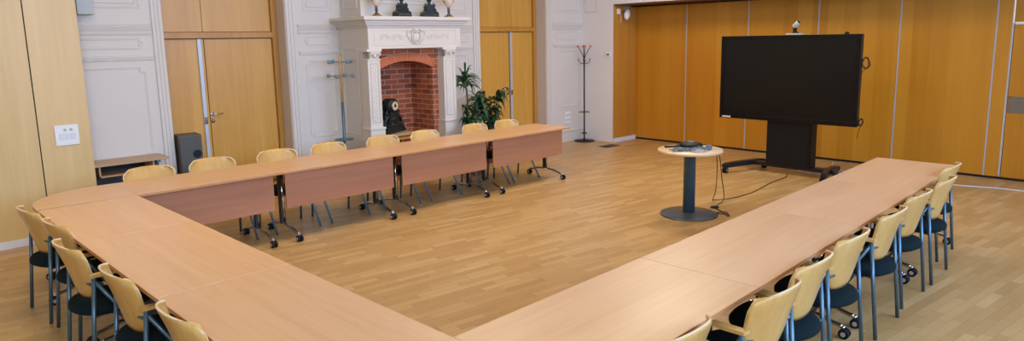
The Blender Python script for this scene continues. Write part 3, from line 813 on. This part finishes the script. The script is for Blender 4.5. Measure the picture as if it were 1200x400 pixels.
# cables from the table to the floor and the screen
q = MB(); q.tube(smooth_curve([(6.62, 3.74, .712), (6.66, 3.74, .62), (6.74, 3.78, .40), (6.86, 3.86, .20), (7.02, 3.98, .06), (7.20, 4.06, .006), (7.44, 3.95, .005), (7.88, 3.92, .005), (8.30, 3.97, .005), (8.62, 4.01, .005), (9.0, 4.02, .005), (9.12, 4.04, .005), (9.25, 4.10, .01)]), .005, 6)
tag(set_origin(q.build('black_cable', M_['cable_black']), (7.2, 4.0, 0)), 'long thin black cable running across the floor from round table to screen stand', 'cable')
q = MB(); q.tube(smooth_curve([(6.64, 3.72, .712), (6.68, 3.71, .60), (6.78, 3.74, .38), (6.95, 3.80, .15), (7.10, 3.90, .03), (7.02, 3.92, .006), (6.93, 3.88, .006), (6.87, 3.87, .01)]), .005, 6)
tag(set_origin(q.build('black_cable', M_['cable_black']), (6.9, 3.8, 0)), 'short black cable hanging from the round table down to the floor puck', 'cable')
pk = thing('cable_puck', 'small black oval power brick on the floor by the round table foot', 'adapter', (6.87, 3.87, 0), -.7)
q = MB(); q.ball((0, 0, .014), .045, 1.2, .8, .32, 16); q.build('body', M_['black'], pk)
q = MB(); q.ball((0, 0, .028), .015, 1, 1, .2, 12); q.build('button', M_['device_grey'], pk)
q = MB(); q.tube(smooth_curve([(6.83, 3.83, .008), (6.75, 3.70, .006), (6.63, 3.58, .006), (6.66, 3.57, .006), (6.76, 3.66, .006), (6.74, 3.72, .006), (6.64, 3.72, .006), (6.70, 3.62, .006), (6.64, 3.56, .006)]), .005, 6)
tag(set_origin(q.build('black_cable', M_['cable_black']), (6.7, 3.65, 0)), 'loose black cable end curled on the floor right of the table base', 'cable')

# ------------------------------------------------------------------ display on its trolley
TX = 9.14
tv = thing('display_trolley', 'large black flat display on a wheeled floor stand before the folding wall', 'display', (9.30, 4.11, 0))
def tb(name, mat, x0, x1, y0, y1, z0, z1, bev=.003, par=None):
    q = MB(); q.box(x0-9.30, x1-9.30, y0-4.11, y1-4.11, z0, z1, bev); return q.build(name, mat, par or tv)
Ya, Yb, Za, Zb = 3.17, 5.115, .765, 1.965
sc = tb('display_body', M_['black_metal'], TX+.015, TX+.09, Ya, Yb, Za, Zb, .006)
q = MB(); f = .05
for a in ((Ya, Yb, Zb-f, Zb), (Ya, Yb, Za, Za+f+.01), (Ya, Ya+f, Za+f+.01, Zb-f), (Yb-f, Yb, Za+f+.01, Zb-f)):
    q.box(TX-9.30, TX+.02-9.30, a[0]-4.11, a[1]-4.11, a[2], a[3], .003)
bz = q.build('bezel', M_['black_gloss'], tv)
tb('screen', M_['screen'], TX+.008, TX+.014, Ya+f, Yb-f, Za+f, Zb-f, 0)
# tiny white mark at the lower left of the bezel (three illegible strokes)
q = MB()
for k, (a, b) in enumerate(((0, .018), (.022, .05), (.054, .10), (.104, .135))):
    q.box(TX-.002-9.30, TX+.001-9.30, Yb-.045-b-4.11, Yb-.045-a-4.11, Za+.012, Za+.030)
q.build('maker_mark', M_['white_plastic'], bz)
tb('rear_mount', M_['black_metal'], TX+.09, TX+.16, 3.75, 4.45, 1.0, 1.7)
tb('column', M_['black'], 9.21, 9.36, 3.75, 4.40, .14, 1.2, .006)
tb('column_edge', M_['black_gloss'], 9.20, 9.212, 3.75, 3.80, .14, .78, .002)
q = MB(); q.prism([(0, 0), (.035, .03), (.03, .04), (0, .02), (-.03, .04), (-.035, .03)], -.001, .0, 'X'); q.xf(Matrix.Translation((9.209-9.30, 4.04-4.11, .40))); q.build('badge', M_['black_gloss'], tv)
tb('cross_bar', M_['black_metal'], 9.25, 9.36, 3.45, 4.72, .085, .14, .006)
# splayed feet with raised caps
def foot(P, Q, name='foot_arm'):
    q = MB(); d = (Vector(Q)-Vector(P)); L = d.length; a = math.atan2(d.y, d.x)
    q.prism([(0, .085), (0, .155), (L*.55, .155), (L, .145), (L+.04, .125), (L+.04, .085), (L, .08)], -.035, .035, 'Y')
    q.xf(Matrix.Translation((P[0]-9.30, P[1]-4.11, 0)) @ Matrix.Rotation(a, 4, 'Z'))
    q.build(name, M_['black_metal'], tv)
foot((9.32, 4.62), (8.80, 4.80)); foot((9.32, 4.62), (9.50, 4.58)); foot((9.32, 3.55), (8.95, 3.47)); foot((9.32, 3.55), (9.60, 3.55))
def tcaster(x, y, r=.045):
    q = MB()
    for dx in (-.018, .018): q.lathe([(r*.9, -.012), (r, -.008), (r, .008), (r*.9, .012)], (x-9.30, y+dx-4.11, r), 20, 'Y')
    q.box(x-9.30-.02, x-9.30+.02, y-4.11-.008, y-4.11+.008, r, .095, .003)
    c = q.build('caster', M_['black'], tv)
    q = MB()
    q.lathe([(r*.5, -.033), (r*.5, -.029), (.005, -.029), (.005, .029), (r*.5, .029), (r*.5, .033)], (x-9.30, y-4.11, r), 14, 'Y')
    q.build('hub_cap', M_['device_grey'], c)
tcaster(8.79, 4.80); tcaster(9.53, 4.57); tcaster(8.95, 3.48); tcaster(9.60, 3.56)
# cable loops at the side of the display
for zc, rr in ((1.60, .07), (.83, .045)):
    random.seed(int(zc*10)); pts = []
    for i in range(34):
        a = 2*PI*i/9; w_ = rr*random.uniform(.55, 1.05)
        pts.append((TX+.06-9.30+random.uniform(-.02, .02), Ya-.005-rr*.6+w_*.8*math.cos(a)-4.11, zc+w_*1.2*math.sin(a)))
    pts += [(TX+.06-9.30, Ya-.01-4.11, zc-.12), (TX+.06-9.30, Ya+.0-4.11, zc-.22)]
    q = MB(); q.tube(smooth_curve(pts, 3), .0042, 5)
    q.build('cable_loop', M_['cable_black'], tv)
# conference camera on the display
cm = thing('conference_camera', 'small silver and black swivel camera standing on top of the large display', 'camera', (TX+.045, 4.04, 1.966))
q = MB(); q.box(-.06, .05, -.11, .11, 0, .022, .005); q.build('base', M_['grey_box'], cm)
q = MB(); q.lathe([(.045, .022), (.045, .034), (.03, .042)], seg=20); q.box(-.02, .02, -.012, .03, .04, .10, .006); q.build('neck', M_['black'], cm)
q = MB(); q.lathe([(.028, -.05), (.034, -.04), (.034, .03), (.03, .04)], seg=20, axis='Y'); q.xf(Matrix.Translation((-.005, -.005, .135)) @ Matrix.Rotation(-.75, 4, 'X')); hd = q.build('head', M_['grey_box'], cm)
q = MB(); q.lathe([(.024, -.058), (.026, -.045)], seg=18, axis='Y'); q.xf(Matrix.Translation((-.005, -.005, .135)) @ Matrix.Rotation(-.75, 4, 'X')); q.build('lens', M_['black_gloss'], hd)
q = MB(); q.lathe([(.03, 0), (.03, .012), (.022, .024), (.008, .03)], (TX+.05, 3.37, 1.966), 18)
tag(set_origin(q.build('sensor_dome', M_['black']), (TX+.05, 3.37, 1.966)), 'tiny dark dome on top of the display near its right corner', 'sensor')
# white cable on the floor
q = MB(); q.tube(smooth_curve([(10.02, .6, .006), (10.06, 1.1, .006), (10.10, 1.51, .006), (10.09, 1.77, .006), (10.03, 1.98, .006), (9.97, 2.20, .006), (10.03, 2.46, .006), (10.0, 3.0, .006), (9.96, 3.45, .006), (9.98, 3.62, .006), (9.96, 3.93, .006), (9.80, 4.09, .006), (9.55, 4.05, .006), (9.47, 3.88, .006), (9.55, 3.70, .006), (9.78, 3.56, .006), (9.95, 3.60, .010), (10.18, 3.78, .012), (10.35, 3.90, .006), (10.6, 3.98, .006)]), .007, 6)
tag(set_origin(q.build('white_cable', M_['cable_white']), (10.0, 3, 0)), 'white cable lying across the floor along the wooden folding wall', 'cable')

# ------------------------------------------------------------------ coat stands
cs = thing('coat_stand', 'coat stand with blue-grey lower pole, beech upper pole and round pegs, left of fireplace', 'coat stand', (4.59, 8.22, 0))
q = MB(); q.lathe([(.016, 1.17), (.016, 1.80), (.010, 1.81)], seg=14); q.build('upper_pole', M_['chair_wood'], cs)
q = MB(); q.lathe([(.019, .02), (.019, 1.18)], seg=14); q.build('lower_pole', M_['blue_pole'], cs)
q = MB(); q.lathe([(.13, 0), (.13, .012), (.03, .03), (.02, .04)], seg=28); q.build('base', M_['blue_pole'], cs)
q = MB(); q.lathe([(.03, .645), (.13, .655), (.13, .667), (.02, .667)], seg=26); q.build('tray', M_['blue_pole'], cs)
for zl, n, off in ((1.72, 4, .1), (1.53, 4, .75)):
    for k in range(n):
        a = off+2*PI*k/n; q = MB(); R0 = .17
        q.tube([(0, 0, zl), (R0*math.cos(a), R0*math.sin(a), zl+.005)], .007, 8)
        q.lathe([(.012, -.012), (.030, -.004), (.030, .012), (.02, .018)], (0, 0, 0), 14, 'X') if False else q.ball((R0*math.cos(a), R0*math.sin(a), zl+.005), .028)
        q.build('peg', M_['peg'], cs)
c2 = thing('coat_stand', 'tall slim black coat stand with orange knobs in the white room corner', 'coat stand', (9.86, 8.38, 0))
q = MB(); q.lathe([(.014, .03), (.014, 1.70)], seg=12); q.build('pole', M_['black_metal'], c2)
q = MB(); q.lathe([(.20, 0), (.20, .012), (.19, .022), (.03, .03), (.02, .06)], seg=32); q.build('base', M_['black_metal'], c2)
q = MB(); q.tube([(.10*math.cos(2*PI*i/20), .10*math.sin(2*PI*i/20), .57) for i in range(20)], .006, 6, True); q.tube([(-.10, 0, .57), (.10, 0, .57)], .005, 6); q.build('umbrella_ring', M_['stem'], c2)
q = MB(); q.lathe([(.055, .15), (.06, .16), (.02, .175)], seg=20); q.build('drip_cup', M_['black_metal'], c2)
for k in range(4):
    a = PI/4+.05+PI/2*k; ca, sa = math.cos(a), math.sin(a); q = MB()
    q.tube(smooth_curve([(0, 0, 1.58), (.03*ca, .03*sa, 1.66), (.08*ca, .08*sa, 1.76), (.12*ca, .12*sa, 1.82)]), .007, 8)
    q.tube(smooth_curve([(0, 0, 1.50), (.05*ca, .05*sa, 1.50), (.09*ca, .09*sa, 1.53), (.11*ca, .11*sa, 1.57)]), .006, 8)
    hk = q.build('hook', M_['black_metal'], c2)
    q = MB(); q.ball((.122*ca, .122*sa, 1.828), .020); q.build('knob', M_['orange'], hk)
    q = MB(); q.ball((.112*ca, .112*sa, 1.578), .017); q.build('knob', M_['orange'], hk)

# ------------------------------------------------------------------ plants
def strap(q, base, az, L, w, droop, rise, mat=0, n=7):
    pts = []
    d = Vector((math.cos(az), math.sin(az), 0)); side = Vector((-d.y, d.x, 0))
    prev = None
    for i in range(n+1):
        t = i/n; r = L*t*(1-.18*t*droop)
        z = rise*L*t - droop*L*t*t
        c = Vector(base)+d*r*math.cos(rise*.7)+Vector((0, 0, z)); ww = w*math.sin(min(1, t*1.1+.12)*PI*.93)**.7 if t < 1 else .001
        fold = Vector((0, 0, ww*.25))
        cur = [q.bm.verts.new(c-side*ww/2+fold), q.bm.verts.new(c), q.bm.verts.new(c+side*ww/2+fold)]
        if prev:
            for k in range(2):
                f = q.bm.faces.new([prev[k], prev[k+1], cur[k+1], cur[k]]); f.smooth = True; f.material_index = mat
        prev = cur
def pot(t, r, h):
    q = MB(); q.lathe([(r*.7, 0), (r*.75, .02), (r, h-.03), (r*1.06, h-.03), (r*1.06, h), (r*.95, h), (r*.93, h-.04)], seg=28); p = q.build('pot', M_['pot'], t)
    q = MB(); q.lathe([(r*.93, h-.05), (r*.9, h-.035), (.001, h-.03)], seg=24); q.build('soil', M_['soil'], p)
random.seed(11)
dr = thing('dracaena', 'tall potted dracaena with spiky strap leaves beside the fireplace', 'plant', (6.80, 8.16, 0))
pot(dr, .17, .32)
q = MB(); canes = [smooth_curve([(-.03, 0, .28), (-.06, -.02, .7), (-.04, 0, 1.05), (-.07, 0, 1.36)]), smooth_curve([(.05, -.02, .28), (.10, -.03, .6), (.14, -.04, .98)])]
for c in canes: q.tube(c, .014, 8)
q.build('stem', M_['stem'], dr)
q = MB()
for (cx_, cy_, cz_, n, L, ris) in ((-.07, 0, 1.34, 46, .40, .75), (.14, -.04, 1.0, 38, .36, .75), (-.07, 0, 1.40, 8, .34, 1.15)):
    for k in range(n):
        strap(q, (cx_, cy_, cz_+random.uniform(-.12, .05)), random.uniform(0, 2*PI), L*random.uniform(.7, 1.1), random.uniform(.034, .050), random.uniform(.5, 1.2), ris*random.uniform(.4, 1.5))
q.build('foliage', M_['leaf2'], dr)
random.seed(5)
def leafy(name, loc, label, stems, H, spread, w, n):
    t = thing(name, label, 'plant', loc); pot(t, .15, .28)
    qs = MB(); ql = MB()
    for k in range(stems):
        a = 2*PI*k/stems+random.uniform(-.3, .3); h = H*random.uniform(.75, 1.05); r = spread*random.uniform(.5, 1)
        c = smooth_curve([(.03*math.cos(a), .03*math.sin(a), .26), (.3*r*math.cos(a), .3*r*math.sin(a), .26+(h-.26)*.5), (.75*r*math.cos(a), .75*r*math.sin(a), h*.93), (1.25*r*math.cos(a), 1.25*r*math.sin(a), h)], 6)
        qs.tube(c, .006, 6)
        for j in range(n):
            p = c[int(4+(len(c)-5)*j/(n-1))]
            strap(ql, p, a+random.uniform(-1.8, 1.8), random.uniform(.12, .22), w*random.uniform(.8, 1.2), random.uniform(.6, 1.5), random.uniform(.0, .8), n=5)
    qs.build('stem', M_['stem'], t); ql.build('foliage', M_['leaf'], t)
leafy('potted_plant', (7.16, 8.05, 0), 'dark green broad-leaved potted plant with arching stems near the right door', 9, 1.20, .24, .09, 14)
leafy('potted_plant', (6.33, 7.52, 0), 'lower bushy dark green plant at the foot of the right fireplace pilaster', 8, .98, .12, .09, 12)

# ------------------------------------------------------------------ desk, loudspeaker, fittings
dk = thing('desk', 'low wooden desk with open shelf and grey legs against the panelled wall', 'desk', (1.85, 8.39, 0))
q = MB(); q.box(-.50, .48, -.20, .19, .70, .725, .003); q.build('desktop', M_['desk_wood'], dk)
q = MB(); q.box(-.22, .33, -.17, .18, .575, .59); q.box(-.22, -.205, -.17, .18, .575, .70); q.box(.315, .33, -.17, .18, .575, .70); q.build('shelf_box', M_['desk_wood'], dk)
q = MB(); q.box(-.21, .32, .165, .18, .59, .70); q.build('shelf_back', M_['black'], dk)
for sx in (-.40, .38):
    q = MB(); q.lathe([(.035, .0), (.035, .70)], (sx, -.02, 0), 16); q.box(sx-.03, sx+.03, -.18, .17, 0, .03, .005); q.box(sx-.02, sx+.02, -.16, .15, .67, .70); q.build('leg', M_['blue_pole'], dk)
q = MB(); q.box(-.38, .36, .12, .135, .25, .56, .002); q.build('modesty_panel', M_['dark_metal'], dk)
sp = thing('loudspeaker', 'dark grey floor loudspeaker in front of the left door, beside the desk', 'speaker', (2.68, 8.60, 0), -.1)
q = MB(); q.box(-.13, .125, -.14, .14, 0, .91, .006); q.build('cabinet', M_['cabinet'], sp)
q = MB(); q.box(-.125, .10, -.155, -.139, .02, .89, .006); q.build('front_grille', M_['speaker'], sp)
q = MB(); q.lathe([(.05, -.158), (.05, -.15)], (.06, 0, .68), 24, 'Y'); q.build('port', M_['black'], sp)
q = MB(); q.box(1.645, 1.80, 8.44, 8.60, 2.33, 2.75, .006); wl = q.build('wall_box', M_['grey_box'])
tag(set_origin(wl, (1.72, 8.6, 2.33)), 'silver-grey box fixed high on the wall beside the wooden partition', 'wall box')
ws = thing('socket_plate', 'large square white switch and socket plate on the left wooden partition', 'socket plate', (1.37, 8.17, 1.085))
q = MB(); q.box(-.105, .105, -.014, .0, -.105, .105, .004); q.build('cover_plate', M_['white_plastic'], ws)
for x in (-.015, .04):
    q = MB(); q.lathe([(.014, -.018), (.014, -.012)], (x, 0, .055), 16, 'Y'); q.build('round_socket', M_['strip'], ws)
for x in (-.05, .005, .055):
    q = MB(); q.box(x-.023, x+.023, -.019, -.013, -.045, .02, .003); q.build('rocker_switch', M_['skirting'], ws)
so = thing('wall_socket', 'white double socket plate low on the panelled wall near the corner coat stand', 'socket', (9.62, YB, .47))
q = MB(); q.box(-.075, .075, -.014, .0, -.11, .11, .004); q.build('cover_plate', M_['white_plastic'], so)
for x in (-.03, .035):
    for z in (-.045, .045):
        q = MB(); q.lathe([(.018, -.018), (.020, -.013)], (x, 0, z), 16, 'Y'); q.build('socket_face', M_['strip'], so)
th = thing('thermostat', 'tiny white thermostat with dark display on the plain corner wall', 'thermostat', (XW, 7.96, 1.665))
q = MB(); q.box(-.02, 0, -.055, .055, -.04, .04, .004); q.build('housing', M_['white_plastic'], th)
q = MB(); q.box(-.023, -.019, -.03, .03, -.012, .015, .001); q.build('display_window', M_['dark_metal'], th)
vt = thing('floor_vent', 'small dark rectangular grille set in the floor by the corner', 'vent', (9.68, 7.63, 0), .0)
q = MB(); q.box(-.19, .19, -.11, .11, 0, .004); q.build('grille_frame', M_['vent'], vt)
q = MB()
for k in range(12): q.box(-.17+k*.029, -.155+k*.029, -.095, .095, .004, .007)
q.build('slats', M_['dark_metal'], vt)
pj = thing('wall_loudspeaker', 'small white oval wall loudspeaker on a bracket at the top of folding wall recess', 'speaker', (10.33, 7.838, 2.42))
q = MB(); n0 = q.nv(); q.ball((0, -.11, -.02), .1, .62, .55, 1.05, 20); q.xf(Matrix.Translation((0, -.11, 0)) @ Matrix.Rotation(.25, 4, 'Y') @ Matrix.Translation((0, .11, 0))); q.build('housing', M_['white_plastic'], pj)
q = MB(); q.tube([(.05, -.001, .08), (.05, -.06, .09), (.03, -.09, .06)], .014, 8); q.box(.03, .12, -.05, .0, .06, .13, .005); q.build('bracket', M_['hub'], pj)
ds = thing('motion_sensor', 'small white box sensor left of the oval wall loudspeaker', 'sensor', (10.19, 7.838, 2.46))
q = MB(); q.box(-.035, .03, -.04, 0, -.05, .05, .006); q.build('housing', M_['white_plastic'], ds)
q = MB(); q.tube(smooth_curve([(.03, -.02, -.03), (.06, -.03, -.08), (.055, -.02, -.2)]), .004, 6); q.build('wire', M_['white_plastic'], ds)

# ------------------------------------------------------------------ camera (calibrated: level horizon slightly above the crop, 24 mm class lens)
f_px, cy_px, pitch, roll, yaw = 782.9, 172.0, .1583, -.0193, .7571
cyw, syw, cp_, sp_, cr, sr = math.cos(yaw), math.sin(yaw), math.cos(pitch), math.sin(pitch), math.cos(roll), math.sin(roll)
fwd = Vector((syw*cp_, cyw*cp_, -sp_)); right = Vector((cyw, -syw, 0)); up = right.cross(fwd)
r2 = right*cr + up*sr; u2 = -right*sr + up*cr
cd = bpy.data.cameras.new('camera'); cam = bpy.data.objects.new('camera', cd); COL.objects.link(cam); S.camera = cam
cd.sensor_width = 36; cd.sensor_fit = 'HORIZONTAL'; cd.lens = f_px/1200*36; cd.shift_y = (cy_px-200)/1200
cam.matrix_world = Matrix(((r2.x, u2.x, -fwd.x, 0), (r2.y, u2.y, -fwd.y, 0), (r2.z, u2.z, -fwd.z, 1.97), (0, 0, 0, 1)))
cd.clip_start = .05

# ------------------------------------------------------------------ light: overcast sky through the tall windows, ceiling luminaires
w = bpy.data.worlds.new('sky'); S.world = w; w.use_nodes = True
bg = w.node_tree.nodes['Background']; bg.inputs['Color'].default_value = (.75, .86, 1, 1); bg.inputs['Strength'].default_value = 1.2
def area(name, loc, rot, sx, sy, power, col):
    l = bpy.data.lights.new(name, 'AREA'); l.shape = 'RECTANGLE'; l.size = sx; l.size_y = sy; l.energy = power; l.color = col
    o = bpy.data.objects.new(name, l); COL.objects.link(o); o.location = loc; o.rotation_euler = rot; return o
for x in WX:
    area('window_daylight', (x, Y0-.35, (WZ[0]+WZ[1])/2), (PI/2, 0, 0), WW, WZ[1]-WZ[0], {-1.7: 230, .7: 150, 3.1: 210, 5.5: 230, 7.9: 230}[x], (.58, .78, 1.0) if x < 2 else (.30, .52, 1.0))
# luminaires on the ceiling
lg = 'square ceiling luminaires'
lum = None
for x in (1.2, 4.6, 8.0):
    for y in (1.2, 5.2):
        if lum is None:
            lum = thing('ceiling_luminaire', 'square white luminaire on the ceiling', 'ceiling light', (x, y, ZC), 0, lg)
            q = MB(); q.box(-.62, .62, -.62, .62, -.07, 0, .004); q.build('housing', M_['white'], lum)
        else:
            dup(lum, (x, y, ZC), 0, 'square white luminaire on the ceiling', lg)
        area('luminaire_light', (x, y, ZC-.08), (0, 0, 0), 1.2, 1.2, {1.2: 28, 4.6: 34, 8.0: 48}[x]*(.30 if y < 3 else 1.75), (1.0, .86, .66))

S.view_settings.view_transform = 'Standard'; S.view_settings.look = 'None'
S.view_settings.exposure = 0.0; S.view_settings.gamma = 1; S.view_settings.use_curve_mapping = False
